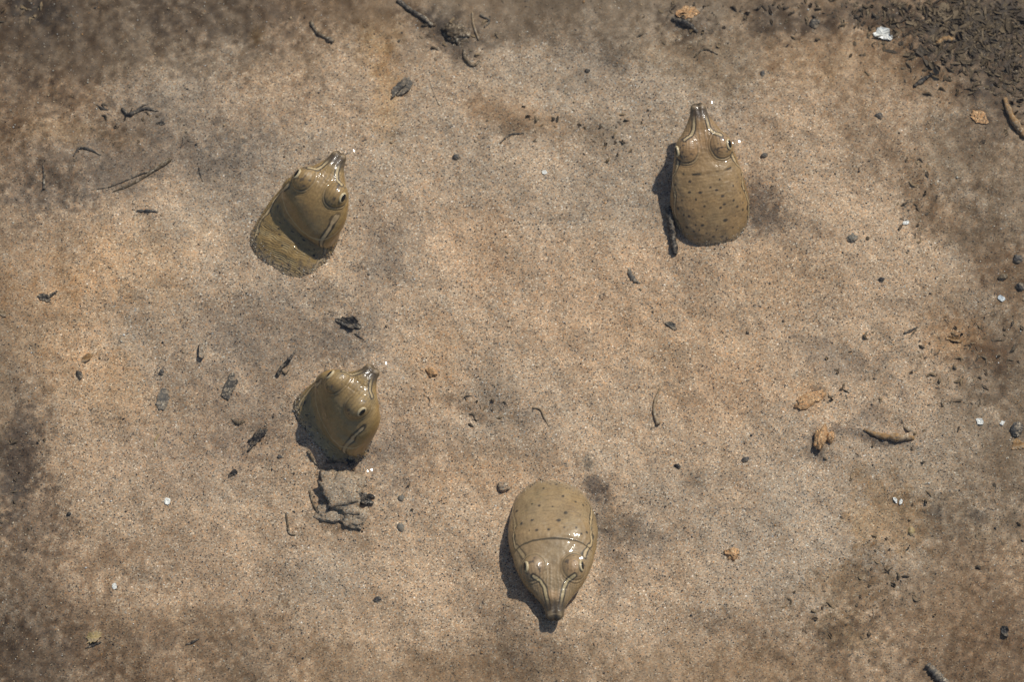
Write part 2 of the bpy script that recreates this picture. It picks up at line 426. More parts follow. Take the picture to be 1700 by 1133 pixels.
def bed_tint(x, y):
    """colour of the bed (sand against silt, with painted shadows and edge falloff) at world x, y, from patches laid on the ground"""
    x = np.asarray(x, float); y = np.asarray(y, float)
    rgb = np.ones(x.shape + (3,)); silt = np.zeros(x.shape)
    lo = fbm(x / .07, y / .07, 21, 4)
    g = smooth(.40, .66, lo)[..., None]
    rgb *= (1 - g) * np.array([1.06, .965, .88]) + g * np.array([.91, .885, .87])
    md = fbm(x / .016, y / .016, 33, 4, .6)
    rgb *= (.79 + .42 * md)[..., None]
    hi = fbm(x / .0042, y / .0042, 41, 3, .7)
    rgb *= (.84 + .32 * hi)[..., None]
    wx = (fbm(x / .018, y / .018, 51, 4, .6) - .5); wy = (fbm(x / .018, y / .018, 61, 4, .6) - .5)
    gr = fbm(x / .0022, y / .0022, 71, 2, .7) - .5
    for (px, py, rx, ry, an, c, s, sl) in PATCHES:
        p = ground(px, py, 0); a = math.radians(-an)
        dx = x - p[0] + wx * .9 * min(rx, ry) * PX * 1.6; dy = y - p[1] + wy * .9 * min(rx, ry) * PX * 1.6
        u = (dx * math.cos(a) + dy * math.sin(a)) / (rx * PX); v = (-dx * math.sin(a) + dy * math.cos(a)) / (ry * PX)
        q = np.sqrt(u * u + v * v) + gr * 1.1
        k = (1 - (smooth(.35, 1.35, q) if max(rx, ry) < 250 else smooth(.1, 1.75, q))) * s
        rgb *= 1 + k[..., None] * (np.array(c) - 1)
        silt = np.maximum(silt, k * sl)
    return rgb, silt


ax = stretch_axis(.27, .00095, 6.0); ay = stretch_axis(.20, .00095, 6.0)
X, Y = np.meshgrid(ax, ay)
Z = sand_h(X, Y)
Z += (rng.random(Z.shape) - .5) * 0.00014
inn = (np.abs(X) < .28) & (np.abs(Y) < .21)
nx, ny = len(ax), len(ay)
idx = np.arange(nx * ny).reshape(ny, nx)
quads = np.stack([idx[:-1, :-1], idx[:-1, 1:], idx[1:, 1:], idx[1:, :-1]], -1).reshape(-1, 4)
bed = mesh_obj('sand_bed', np.stack([X, Y, Z], -1).reshape(-1, 3), quads, M['sand'])
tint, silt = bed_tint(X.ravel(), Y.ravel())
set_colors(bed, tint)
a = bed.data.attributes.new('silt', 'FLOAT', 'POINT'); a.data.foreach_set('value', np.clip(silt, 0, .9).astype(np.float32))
tag(bed, kind='structure')

# ------------------------------------------------------------------ turtles


def hermite(xs, ys, xq):
    xs = np.asarray(xs, float); ys = np.asarray(ys, float)
    m_ = np.gradient(ys, xs, axis=0)
    k = np.clip(np.searchsorted(xs, xq, side='right') - 1, 0, len(xs) - 2)
    h = xs[k + 1] - xs[k]; t = (xq - xs[k]) / h
    if ys.ndim == 2:
        h = h[:, None]; t = t[:, None]
    t2 = t * t; t3 = t2 * t
    return (2 * t3 - 3 * t2 + 1) * ys[k] + (t3 - 2 * t2 + t) * h * m_[k] + (-2 * t3 + 3 * t2) * ys[k + 1] + (t3 - t2) * h * m_[k + 1]


def grid_normals(P):
    du = np.gradient(P, axis=0)
    dv = np.roll(P, -1, 1) - np.roll(P, 1, 1)
    n = np.cross(du, dv)
    n /= np.linalg.norm(n, axis=-1, keepdims=True) + 1e-12
    return n


def seg_dist(D, Lt, pts):
    """distance on the skin (px) to a polyline given in (distance from tip, across)"""
    best = np.full(D.shape, 1e9); par = np.zeros(D.shape)
    for (a0, b0), (a1, b1) in zip(pts[:-1], pts[1:]):
        vx, vy = a1 - a0, b1 - b0
        t = np.clip(((D - a0) * vx + (Lt - b0) * vy) / (vx * vx + vy * vy), 0, 1)
        d = np.hypot(D - a0 - t * vx, Lt - b0 - t * vy)
        best = np.minimum(best, d)
    return best


def build_turtle(T):
    sd_ = T['key'] * 31 + 5
    NS, NT = 300, 260
    tip = np.array(T['tip'], float); back = np.array(T['back'], float)
    dirv = back - tip; dirv /= np.linalg.norm(dirv)
    scale = T.get('sc', 1.0)
    rows = T.get('rows_d', ROW_D); rw = T.get('rows_w', ROW_W) * T['wid']; rt = T.get('rows_t', ROW_T)
    bend = T.get('bend', np.zeros(len(rows)))
    side = np.array([-dirv[1], dirv[0]])
    pts = tip[None] + rows[:, None] * dirv[None] * scale + np.asarray(bend)[:, None] * side[None]
    C = ground(pts[:, 0], pts[:, 1], np.array(T['z']) * PX)
    # samples: closer together on the head than on the neck
    dq = np.concatenate([np.linspace(0, 1, NS) ** 1.15 * rows[-1]])
    Cq = hermite(rows, C, dq); wq = hermite(rows, rw, dq); tq = hermite(rows, rt, dq)
    # rounded snout end
    cap = np.clip(dq / 10.0, 0, 1); wq = wq * np.sqrt(np.clip(1 - (1 - cap) ** 2, 0.0004, 1))
    Tg = -np.gradient(Cq, axis=0); Tg /= np.linalg.norm(Tg, axis=1, keepdims=True)
    S = np.cross(Tg, [0, 0, 1.0]); S /= np.linalg.norm(S, axis=1, keepdims=True)
    Nn = np.cross(S, Tg)
    th = -math.pi / 2 + np.arange(NT) / NT * 2 * math.pi
    # more samples on top
    th = th + 0.45 * np.sin(2 * (th - math.pi / 2)) * 0.5 * 0 + 0.35 * np.cos(th) * np.sign(1)* 0 
    ct, st = np.cos(th), np.sin(th)
    up = np.where(st > 0, 1.0, 0.0)
    # crown is a little flattened, the lower side full
    ctp = np.sign(ct) * np.abs(ct) ** .92; stp = np.sign(st) * np.abs(st) ** .92
    ht = np.where(st[None] > 0, tq[:, None], .72)
    P = Cq[:, None] + PX * wq[:, None, None] * (S[:, None] * ctp[None, :, None] + Nn[:, None] * (stp[None] * ht)[..., None])
    Dg = np.repeat(dq[:, None], NT, 1)
    phi = np.arcsin(np.clip(st, -1, 1))[None].repeat(NS, 0)          # 90 deg on the midline
    sgn = np.sign(ct)[None].repeat(NS, 0)
    acr = wq[:, None] * (math.pi / 2 - phi) * .82                     # distance across from the midline, px
    lat = acr * sgn
    Nrm = grid_normals(P)
    if np.mean(np.sum(Nrm * (P - Cq[:, None]), -1)) < 0:
        Nrm = -Nrm
    disp = np.zeros(Dg.shape)
    topm = smooth(-.5, .3, phi)
    # ---- the skull, a little proud of the neck behind it
    ds = T.get('seam', 118.0)
    # the seam bows back over the middle of the crown
    seam = ds - 16 * (1 - np.sin(np.clip(phi, 0, 2)) ) ** 1.2 - 2
    soft = 1.0 if T['key'] == 3 else 2.6
    over = 1 - smooth(-2.5 * soft, 2.0 * soft, Dg - seam)
    disp += 2.0 / soft * over * topm
    disp -= (1.0 if T['key'] == 3 else .25) * np.exp(-((Dg - seam - 1.5) / 2.2) ** 2) * topm
    # hollow between the eyes running to the snout, cheeks
    disp -= 1.2 * np.exp(-((Dg - 52) / 18) ** 2 - (lat / 10) ** 2)
    disp += 1.2 * np.exp(-((Dg - 92) / 26) ** 2 - ((np.abs(phi) - .25) / .35) ** 2) * (phi > -.6)
    # snout: two nostril lobes with a groove between
    lob = np.exp(-(Dg / 13) ** 2)
    disp += lob * (1.6 * np.abs(np.cos(phi)) - 2.4 * np.exp(-(lat / 3.0) ** 2))
    disp -= .45 * np.exp(-((Dg - 30) / 22) ** 2 - (lat / 2.2) ** 2)
    # lumpy skin
    disp += (fbm(Dg / 30 + 50, lat / 30 + 50, sd_, 3) - .5) * 4.5 * smooth(70, 120, Dg)
    # folds across the neck
    warp = fbm(Dg / 40 + 9, lat / 26 + 30, sd_ + 3, 3) * 18
    fold_zone = smooth(ds + 4, ds + 26, Dg) * T['fold']
    wave = np.sin((Dg + warp + .0016 * lat ** 2) * 2 * math.pi / 6.2)
    keep = smooth(.38, .66, fbm(Dg / 16 + 70, lat / 40 + 12, sd_ + 9, 3))
    fold = (1 - np.abs(wave)) ** 1.5
    disp -= 1.3 * fold * fold_zone * (.25 + .75 * keep)
    # ---- eyes
    info = []
    eye_d = T.get('eye_d', 67.0); eye_l = T.get('eye_l', 25.5)
    qe_all = np.full(Dg.shape, 9.0)
    for k, sg in ((0, 1), (1, -1)):
        ed, el = T.get('eyes', {}).get(sg, (eye_d, eye_l))
        i = int(np.argmin(np.abs(dq - ed)))
        j = int(np.argmin(np.abs(lat[i] - sg * el) + (phi[i] < 0) * 1e3))
        c = P[i, j]; n = Nrm[i, j]
        r = T.get('eye_r', 18.5)
        d3 = (P - c) / PX
        # longer along the head than across
        along = d3 @ Tg[i]; rest = np.sqrt(np.maximum((d3 ** 2).sum(-1) - along ** 2, 0))
        q = np.sqrt((along / (r * 1.16)) ** 2 + (rest / r) ** 2) * (1 + .16 * (fbm(Dg / 16 + 3, lat / 16 + 9 * sg, sd_ + 31, 2) - .5))
        qe_all = np.minimum(qe_all, q)
        dome = np.where(q < 1, np.sqrt(np.maximum(1 - q * q, 0)) , 0)
        disp += T.get('eye_h', 12.5) * np.where(q < 1.25, (np.maximum(1 - (q / 1.25) ** 2, 0)) ** 1.15, 0) - 0.75 * np.exp(-((q - 1.04) / .06) ** 2) + 0.35 * np.exp(-((q - 1.2) / .09) ** 2)
        disp += .35 * np.sin(q * 34) * np.exp(-((q - 1.15) / .35) ** 2)
        info.append((i, j, sg, c, n, r))
    # ---- fine flow lines on the crown, following the eyes
    flow = np.sin((np.abs(lat) * 1.0 + 5 * fbm(Dg / 22 + 3, lat / 22 + 8, sd_ + 4, 2)) * 2 * math.pi / 4.6)
    disp += .20 * flow * np.exp(-((Dg - 66) / 24) ** 2) * topm * (.3 + .9 * fbm(Dg / 14 + 5, lat / 9 + 2, sd_ + 14, 2))
    # pores and small wrinkles everywhere
    disp += .9 * (fbm(Dg / 3.4 + 11, lat / 3.4 + 90, sd_ + 21, 3, .6) - .5) + .55 * (fbm(Dg / 2.2 + 1, lat / 9 + 44, sd_ + 23, 2) - .5) * smooth(80, 130, Dg)
    P = P + Nrm * disp[..., None] * PX
    Nrm2 = grid_normals(P)
    if np.mean(np.sum(Nrm2 * (P - Cq[:, None]), -1)) < 0:
        Nrm2 = -Nrm2
    # ---- colour: markings of the animal
    base = np.array(T['col'])
    rgb = np.ones(Dg.shape + (3,)) * base
    mot = fbm(Dg / 9, lat / 9 + 40, sd_ + 11, 4, .6)
    rgb *= (.72 + .56 * mot)[..., None]
    mot2 = fbm(Dg / 26 + 13, lat / 26 + 70, sd_ + 15, 3)[..., None]
    rgb *= (1 - mot2) * np.array([1.12, .98, .80]) + mot2 * np.array([.98, .97, .95])
    yel = (1 - smooth(-.25, .55, phi))[..., None]
    rgb *= 1 - yel + yel * np.array([.92, .82, .52])
    crown = (np.exp(-((Dg - 75) / 45) ** 2) * smooth(.3, 1.0, phi))[..., None]
    rgb *= 1 - crown + crown * np.array([.98, .97, 1.0])
    def paint(mask, c):
        nonlocal rgb
        mk = np.clip(mask, 0, 1)[..., None]
        rgb = rgb * (1 - mk) + np.array(c) * mk
    nzz = (fbm(Dg / 7 + 4, lat / 7 + 60, sd_ + 2, 3) - .5)
    jit = nzz * 3.0
    # fine dark flow lines
    paint(.5 * smooth(.3, .95, flow) * np.exp(-((Dg - 48) / 30) ** 2) * topm, (.10, .08, .05))
    # rings round the eyes
    arc = (.25 + .75 * smooth(-6, 10, Dg - eye_d)) * (.4 + .9 * fbm(Dg / 8 + 70, lat / 8 + 20, sd_ + 33, 2))
    paint(.9 * arc * np.exp(-((qe_all - 1.03) / .05) ** 2), (.07, .055, .035))
    paint(.35 * arc * np.exp(-((qe_all - 1.12) / .045) ** 2), (.42, .33, .20))
    for q0 in (.62, .8, 1.25, 1.38):
        paint(.28 * arc * np.exp(-((qe_all - q0) / .025) ** 2), (.09, .07, .045))
    # dark flecks on the lids
    fl = fbm(Dg / 4.2 + 31, lat / 4.2 + 7, sd_ + 8, 2)
    paint(.75 * smooth(.66, .74, fl) * (qe_all < .85) * (qe_all > .25), (.06, .05, .04))
    # stripe from the eye to the snout, pale with dark edges
    A = np.abs(lat)
    st1 = [(eye_d - 14, eye_l - 1), (eye_d - 21, eye_l - 10), (eye_d - 31, eye_l - 15), (22, 8.0), (14, 7.0)]
    d1 = seg_dist(Dg, A, st1) + jit * .5
    far = smooth(16, 30, Dg)
    paint(.85 * (smooth(1.2, 2.0, d1) - smooth(3.2, 4.6, d1)), (.03, .026, .02))
    paint((.55 if T['key'] == 2 else .85) * (1 - smooth(1.2, 2.1, d1)) * far, (.50, .39, .22))
    # stripe behind the eye, down the side of the neck
    st2 = [(eye_d + 20, eye_l + 20), (eye_d + 36, eye_l + 27), (ds - 4, 57), (ds + 24, 59), (ds + 60, 59), (ds + 110, 56)]
    lo = T.get('lat_out', 0); st2 = [(a_, b_ + lo * min(1, k_ / 2)) for k_, (a_, b_) in enumerate(st2)]
    wob = 3.2 * np.sin(Dg / 7.0 + 2 * nzz) + jit * 1.4
    d2 = np.abs(seg_dist(Dg, A + wob, st2))
    wv = 1.0 + .6 * vnoise(Dg / 9, sgn * 3 + 5, sd_ + 6)
    gap = .7 + .3 * smooth(.34, .5, fbm(Dg / 16 + 6, sgn * 4 + 9, sd_ + 41, 2))
    bold = 1.15 if T['fold'] > .5 else .95
    paint(.92 * gap * (1 - smooth(3.4 * wv * bold, 4.8 * wv * bold, d2)), (.035, .028, .018))
    paint(.95 * gap * (1 - smooth(1.4 * wv * bold, 2.4 * wv * bold, d2)), (.52, .37, .20))
    # line across the crown
    cd = np.abs(Dg - seam + jit * .4)
    if T['crease'] == 'dark':
        brk = np.ones(Dg.shape) if T['key'] == 3 else smooth(.45, .6, fbm(lat / 14 + 3, Dg * 0 + 2, 5, 2)) * (A < 36)
        paint(.9 * (1 - smooth(1.0, 2.2, cd)) * topm * brk * (A < 88), (.04, .033, .022))
    else:
        paint(.7 * (1 - smooth(.5, 1.6, cd)) * topm * (A < 80), (.46, .37, .22))
    paint(.96 * (1 - smooth(17, 34, Dg)) * (.7 + .4 * mot), (.055, .037, .021))
    # dark groove and nostrils at the snout
    paint(.75 * np.exp(-(lat / 2.0) ** 2) * (1 - smooth(20, 36, Dg)), (.06, .045, .03))
    paint(.55 * np.exp(-((A - 13) / 4) ** 2) * np.exp(-((Dg - 14) / 12) ** 2), (.09, .07, .045))
    paint(.9 * np.exp(-(((A - 5.5) / 2.6) ** 2)) * (1 - smooth(2.0, 4.0, Dg)), (.02, .016, .012))
    paint(.8 * (1 - smooth(.0, .08, 1 - np.clip((1 - (Dg - 5.5) ** 2 / 9), 0, 1) * (A < 9) * 1.0)) * 0.5, (.50, .38, .24))
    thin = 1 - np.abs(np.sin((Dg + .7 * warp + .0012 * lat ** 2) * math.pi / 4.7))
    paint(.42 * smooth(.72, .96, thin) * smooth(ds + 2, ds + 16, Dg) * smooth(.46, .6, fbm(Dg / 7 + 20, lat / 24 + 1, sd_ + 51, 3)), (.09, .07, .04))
    paint(.6 * np.exp(-((A - 6.5) / 3.2) ** 2) * np.exp(-((Dg - 6) / 3.5) ** 2) * topm, (.34, .25, .15))  # pale highlight painted on the nostril lobes
    # spots on the neck
    rr = np.random.default_rng(sd_)
    got = []
    for _ in range(T['dots']):
        cand = [(rr.uniform(ds + 6, ds + 95), rr.uniform(-62, 62)) for _c in range(6)]
        a0, b0 = max(cand, key=lambda c_: min([math.hypot(c_[0] - g_[0], c_[1] - g_[1]) for g_ in got] + [99]))
        got.append((a0, b0))
        ra = rr.uniform(.9, 2.1); rb = ra * rr.uniform(.9, 1.8)
        paint(.92 * (1 - smooth(.65, 1.15, np.hypot((Dg - a0) / ra, (lat - b0) / rb) + nzz * .5)), (.028, .022, .017))
    # fold creases darker, some ridges paler
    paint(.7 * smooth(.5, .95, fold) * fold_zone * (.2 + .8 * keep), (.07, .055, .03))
    paint(.35 * smooth(.6, .9, 1 - fold) * fold_zone * keep * smooth(.5, .7, fbm(Dg / 10, lat / 30, sd_ + 19, 2)), (.52, .42, .24))
    hh = (P[..., 2] - sand_h(P[..., 0], P[..., 1])) / PX
    gz = fbm(P[..., 0] / .0016, P[..., 1] / .0016, 91, 3, .7)
    dust = 1 - smooth(-2, 15, hh + (gz - .5) * 26)
    gcol = np.where((gz > .62)[..., None], np.array([.50, .40, .28]), np.where((gz < .36)[..., None], np.array([.10, .085, .07]), np.array([.34, .25, .165])))
    mk = (.8 * dust)[..., None]
    rgb = rgb * (1 - mk) + gcol * mk
    # ---- mesh
    V = P.reshape(-1, 3)
    id_ = np.arange(NS * NT).reshape(NS, NT)
    q4 = np.stack([id_[:-1], np.roll(id_[:-1], -1, 1), np.roll(id_[1:], -1, 1), id_[1:]], -1).reshape(-1, 4)
    loc = ground(*T['back'], 0)
    # close the snout tip and the buried end
    tipc = len(V); V = np.vstack([V, Cq[0] + Tg[0] * .6 * PX, Cq[-1]])
    caps = [(int(id_[0, (j + 1) % NT]), int(id_[0, j]), tipc) for j in range(NT)]
    caps += [(int(id_[-1, j]), int(id_[-1, (j + 1) % NT]), tipc + 1) for j in range(NT)]
    faces = q4.tolist() + caps
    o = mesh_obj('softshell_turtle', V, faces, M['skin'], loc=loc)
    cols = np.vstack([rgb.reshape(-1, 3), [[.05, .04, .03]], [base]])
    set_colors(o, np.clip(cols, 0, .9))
    tag(o, T['label'], 'turtle', 'turtle heads rising from the sand')
    # ---- eyeballs in their lids
    for (i, j, sg, c, n, r) in info:
        ahead = Tg[i] - n * np.dot(Tg[i], n); ahead /= np.linalg.norm(ahead)
        outw = S[i] * sg; outw = outw - n * np.dot(outw, n); outw /= np.linalg.norm(outw)
        target = c + PX * (outw * r * T.get('pup', {}).get(sg, .5) + n * 8.5 + ahead * T.get('pup_fwd', -1.0))
        k = int(np.argmin(((P - target) ** 2).sum(-1)))
        p0 = P.reshape(-1, 3)[k]; n0 = Nrm2.reshape(-1, 3)[k]
        n0 = n0 * .75 + outw * .25; n0 /= np.linalg.norm(n0)
        t0 = ahead - n0 * np.dot(ahead, n0); t0 /= np.linalg.norm(t0); b0 = np.cross(n0, t0)
        def blob(name, sa, sb, sn, off, mat, par):
            vs = []; fs = []
            nu, nv = 24, 10
            for a_ in range(nv + 1):
                al = a_ / nv * math.pi * .5
                for b_ in range(nu):
                    be = b_ / nu * 2 * math.pi
                    vs.append(p0 + PX * (t0 * sa * math.sin(al) * math.cos(be) + b0 * sb * math.sin(al) * math.sin(be) + n0 * (sn * math.cos(al) + off)))
            # a rim going down into the lid
            for b_ in range(nu):
                be = b_ / nu * 2 * math.pi
                vs.append(p0 + PX * (t0 * sa * .9 * math.cos(be) + b0 * sb * .9 * math.sin(be) - n0 * 3))
            for a_ in range(nv + 1):
                for b_ in range(nu):
                    c_ = (b_ + 1) % nu
                    fs.append((a_ * nu + b_, (a_ + 1) * nu + b_, (a_ + 1) * nu + c_, a_ * nu + c_))
            return mesh_obj(name, np.array(vs), fs, mat, parent=par, loc=loc)
        e = blob('eye', 9.6, 6.9, 2.6, -.5, M['iris'], o)
        blob('pupil', 7.2, 4.9, 2.0, .9, M['pupil'], e)
    return o, P


TURTLE_P = []
for T in TURTLES:
    o, P = build_turtle(T)
    TURTLE_P.append(P)

#DEBRIS-BEGIN
# ------------------------------------------------------------------ things lying on the bed
def smooth_path(p, n=18):
    p = np.asarray(p, float)
    if len(p) == 2:
        p = np.vstack([p[0], p.mean(0) + (rng.random(p.shape[1]) - .5) * 2, p[1]])
    xs = np.concatenate([[0], np.cumsum(np.linalg.norm(np.diff(p[:, :2], axis=0), axis=1))])
    return hermite(xs, p, np.linspace(0, xs[-1] - 1e-6, n))


def tube_geo(path, radii, sides=8, rough=.22, seed=0, lift=None, flat=1.0, n=22):
    """a bent, knobbly stem lying on the bed; path in photo pixels, radii in photo pixels"""
    r_ = np.random.default_rng(seed)
    pp = smooth_path(path, n)
    t = np.linspace(0, 1, n)
    rad = np.interp(t, np.linspace(0, 1, len(radii)), radii) * (1 + rough * (r_.random(n) - .5) * 2)
    c = ground(pp[:, 0], pp[:, 1], 0)
    h = sand_h(c[:, 0], c[:, 1])
    k = np.ones(5) / 5
    h = np.convolve(np.pad(h, 2, mode='edge'), k, 'valid')
    c[:, 2] = h + rad * PX * flat * .55 + (0 if lift is None else np.interp(t, np.linspace(0, 1, len(lift)), lift) * PX)
    tg = np.gradient(c, axis=0); tg /= np.linalg.norm(tg, axis=1, keepdims=True) + 1e-12
    sd2 = np.cross(tg, [0, 0, 1.0]); sd2 /= np.linalg.norm(sd2, axis=1, keepdims=True) + 1e-12
    up2 = np.cross(sd2, tg)
    an = np.arange(sides) / sides * 2 * math.pi
    jit = 1 + rough * (r_.random((n, sides)) - .5) * 1.6
    V = c[:, None] + PX * (rad[:, None] * jit)[..., None] * (sd2[:, None] * np.cos(an)[None, :, None] + up2[:, None] * np.sin(an)[None, :, None] * flat)
    V = V.reshape(-1, 3); F = []
    for i in range(n - 1):
        for j in range(sides):
            k2 = (j + 1) % sides
            F.append((i * sides + j, i * sides + k2, (i + 1) * sides + k2, (i + 1) * sides + j))
    F.append(tuple(range(sides))[::-1]); F.append(tuple((n - 1) * sides + j for j in range(sides)))
    return V, F, c[n // 2]


def flake_geo(cx, cy, length, width, ang, seed, thick=1.5, jag=.25, curl=0.0, point=.6, tilt=0.0, lift=0.0, n=26):
    """a thin torn scrap with real thickness, sagging over the bed"""
    r_ = np.random.default_rng(seed)
    th = np.arange(n) / n * 2 * math.pi
    e = 2 / (1.6 + 1.2 * (1 - point))
    ox = np.sign(np.cos(th)) * np.abs(np.cos(th)) ** e * length / 2
    oy = np.sign(np.sin(th)) * np.abs(np.sin(th)) ** e * width / 2
    k = 1 + jag * (r_.random(n) - .55) * 1.3 + jag * .5 * np.sin(th * r_.integers(2, 5) + r_.random() * 6)
    ox = ox * k; oy = oy * k
    a = math.radians(-ang); ca, sa = math.cos(a), math.sin(a)
    c0 = ground(cx, cy, 0); c0[2] = 0
    h0 = float(sand_h(c0[0], c0[1]))
    rings = [1.0, .72, .4, 0.0]
    top = []
    for rg in rings:
        m_ = n if rg > 0 else 1
        for i in range(m_):
            x, y = ox[i] * rg, oy[i] * rg
            z = curl * (y / (width / 2 + 1e-6)) ** 2 + tilt * x / (length / 2) + (r_.random() - .5) * thick * .8 + lift
            wx = c0[0] + PX * (x * ca - y * sa); wy = c0[1] + PX * (x * sa + y * ca)
            top.append((wx, wy, z))
    top = np.array(top)
    hs = .5 * h0 + .5 * sand_h(top[:, 0], top[:, 1])
    T_ = np.stack([top[:, 0], top[:, 1], hs + (top[:, 2] + thick * .8 + .6) * PX], 1)
    B_ = T_.copy(); B_[:, 2] -= thick * PX
    V = np.vstack([T_, B_]); m_ = len(T_); F = []
    def strip(o0, flip):
        for q in range(2):
            for i in range(n):
                j = (i + 1) % n
                f = (o0 + q * n + i, o0 + q * n + j, o0 + (q + 1) * n + j, o0 + (q + 1) * n + i)
                F.append(f[::-1] if flip else f)
        for i in range(n):
            j = (i + 1) % n
            f = (o0 + 2 * n + i, o0 + 2 * n + j, o0 + 3 * n)
            F.append(f[::-1] if flip else f)
    strip(0, False); strip(m_, True)
    for i in range(n):
        j = (i + 1) % n
        F.append((i, m_ + i, m_ + j, j))
    return V, F, np.array([c0[0], c0[1], h0])


def ico(sub=3):
    import bmesh
    bm = bmesh.new(); bmesh.ops.create_icosphere(bm, subdivisions=sub, radius=1)
    v = np.array([q.co[:] for q in bm.verts]); f = [tuple(x.index for x in q.verts) for q in bm.faces]
    bm.free(); return v, f
ICO = {k: ico(k) for k in (1, 2, 3, 4)}


def lump_geo(cx, cy, rx, ry, rz, ang, seed, rough=.3, sub=4, sink=.42, freq=1.6):
    v, f = ICO[sub]
    d = (fbm(v[:, 0] * freq + seed, v[:, 1] * freq + v[:, 2] * freq * .8 + seed * 1.7, seed, 4, .6) - .5) \
        + .5 * (fbm(v[:, 2] * freq * 2 + seed, v[:, 0] * freq * 2 - v[:, 1] * freq, seed + 3, 3, .6) - .5)
    d = d + .35 * (fbm(v[:, 0] * freq * 5 + v[:, 2] * 3 + seed, v[:, 1] * freq * 5 - v[:, 2] * 3 + seed, seed + 5, 2) - .5)
    # a few broken faces
    r_ = np.random.default_rng(seed)
    if rough > .1:
        for _ in range(5):
            nrm = r_.normal(size=3); nrm /= np.linalg.norm(nrm); cut = r_.uniform(.55, .85)
            dd = v @ nrm - cut
            v = v - np.where(dd > 0, dd, 0)[:, None] * nrm * .85
    v = v * (1 + rough * 2 * d)[:, None]
    a = math.radians(-ang); ca, sa = math.cos(a), math.sin(a)
    x = v[:, 0] * rx; y = v[:, 1] * ry
    c0 = ground(cx, cy, 0); h0 = float(sand_h(c0[0], c0[1]))
    V = np.stack([c0[0] + PX * (x * ca - y * sa), c0[1] + PX * (x * sa + y * ca), h0 + PX * (v[:, 2] * rz + rz * (1 - 2 * sink) * .6)], 1)
    return V, f, np.array([c0[0], c0[1], h0])


SEED = [100]
def nxt():
    SEED[0] += 1; return SEED[0]


def twig(name, path, radii, mat, label=None, cat=None, parent=None, loc=None, **k):
    V, F, c = tube_geo(path, radii, seed=nxt(), **k)
    o = mesh_obj(name, V, F, M[mat], parent=parent, loc=c if loc is None else loc)
    if label: tag(o, label, cat or 'twig')
    return o, (c if loc is None else loc)


def flake(name, cx, cy, l, w, ang, mat, label=None, cat='leaf', parent=None, loc=None, group=None, **k):
    V, F, c = flake_geo(cx, cy, l, w, ang, nxt(), **k)
    o = mesh_obj(name, V, F, M[mat], parent=parent, loc=c if loc is None else loc, smooth_shade=False)
    if label: tag(o, label, cat, group)
    return o, c


def lump(name, cx, cy, rx, ry, rz, ang, mat, label=None, cat='stone', parent=None, loc=None, group=None, **k):
    V, F, c = lump_geo(cx, cy, rx, ry, rz, ang, nxt(), **k)
    o = mesh_obj(name, V, F, M[mat], parent=parent, loc=c if loc is None else loc)
    if label: tag(o, label, cat, group)
    return o, c


# white shells
flake('shell_fragment', 1466, 58, 30, 20, 20, 'white', 'large bright white shell fragment beside the dark litter', 'shell', thick=3, jag=.22, point=.1, curl=1.5)
flake('shell_fragment', 1663, 495, 12, 9, 50, 'bluewhite', 'angular bluish white chip near the right edge above a dark pebble', 'shell', thick=2, jag=.3, point=.2, n=9)
flake('shell_fragment', 1627, 700, 13, 11, 10, 'white', 'white angular chip left of the black stone', 'shell', thick=2.5, jag=.25, point=.1, n=9)
flake('shell_fragment', 1664, 702, 7, 9, 30, 'white', 'tiny white chip between the white chip and the black stone', 'shell', thick=2, jag=.3, n=8)
flake('shell_fragment', 278, 834, 10, 12, 10, 'white', 'small square white chip on clean sand at lower left', 'shell', thick=2, jag=.15, point=.1, n=9)
flake('shell_fragment', 190, 975, 8, 11, -10, 'white', 'small oval cream chip nearest the lower left corner', 'shell', thick=2, jag=.08, point=.3, n=14)
flake('shell_fragment', 1487, 828, 6, 11, -25, 'white', 'slim white chip, left of a pair on speckled sand', 'shell', thick=2, jag=.2, n=9)
flake('shell_fragment', 1496, 831, 6, 10, 25, 'white', 'slim white chip, right of a pair on speckled sand', 'shell', thick=2, jag=.2, n=9)
flake('shell_fragment', 1504, 369, 12, 7, -15, 'white', 'thin white chip at the foot of the brown silt streak', 'shell', thick=1.5, jag=.3, n=9)
flake('shell_fragment', 904, 285, 9, 8, 10, 'white', 'small pale chip on sand right of the round black seed', 'shell', thick=2, jag=.2, n=9)

# black and grey stones
lump('seed', 757, 258, 6, 5.5, 5, 0, 'pebble', 'small round black seed alone on pale sand', 'seed', rough=.06)
lump('pebble', 1688, 712, 11, 15, 8, 10, 'pebble', 'black stone at the right edge beside a white chip', 'stone', rough=.18)
lump('pebble', 1690, 430, 9, 8, 6, 0, 'pebble', 'dark round stone at the right edge, upper of two', 'stone', rough=.2)
lump('pebble', 1694, 477, 8, 7, 6, 20, 'pebble', 'dark stone at the right edge, right of the bluish chip', 'stone', rough=.25)
lump('pebble', 1665, 460, 9, 6, 5, -30, 'brown', 'brown stone just above the bluish white chip', 'stone', rough=.25)
lump('pebble', 1238, 762, 7, 5, 5, -10, 'pebble', 'small black pebble with pale tail on bare sand', 'stone', rough=.2)
lump('pebble', 1125, 773, 6, 4, 4, 20, 'char', 'tiny black chip on sand left of the small black pebble', 'stone', rough=.3)
lump('pebble', 1268, 260, 6.5, 4.5, 4, -10, 'pebble', 'dark pebble right of the eye of the upper right turtle', 'stone', rough=.15)
lump('pebble', 665, 874, 6, 8, 4, -20, 'greypebble', 'grey oval pebble on sand right of the caked lump', 'stone', rough=.1)
lump('pebble', 666, 826, 6, 6, 4, 0, 'greypebble', 'dull grey pebble just right of the caked lump', 'stone', rough=.15)
lump('pebble', 1513, 880, 8, 8, 5, 20, 'yellow', 'yellow pebble among ochre grains at lower right', 'stone', rough=.2)
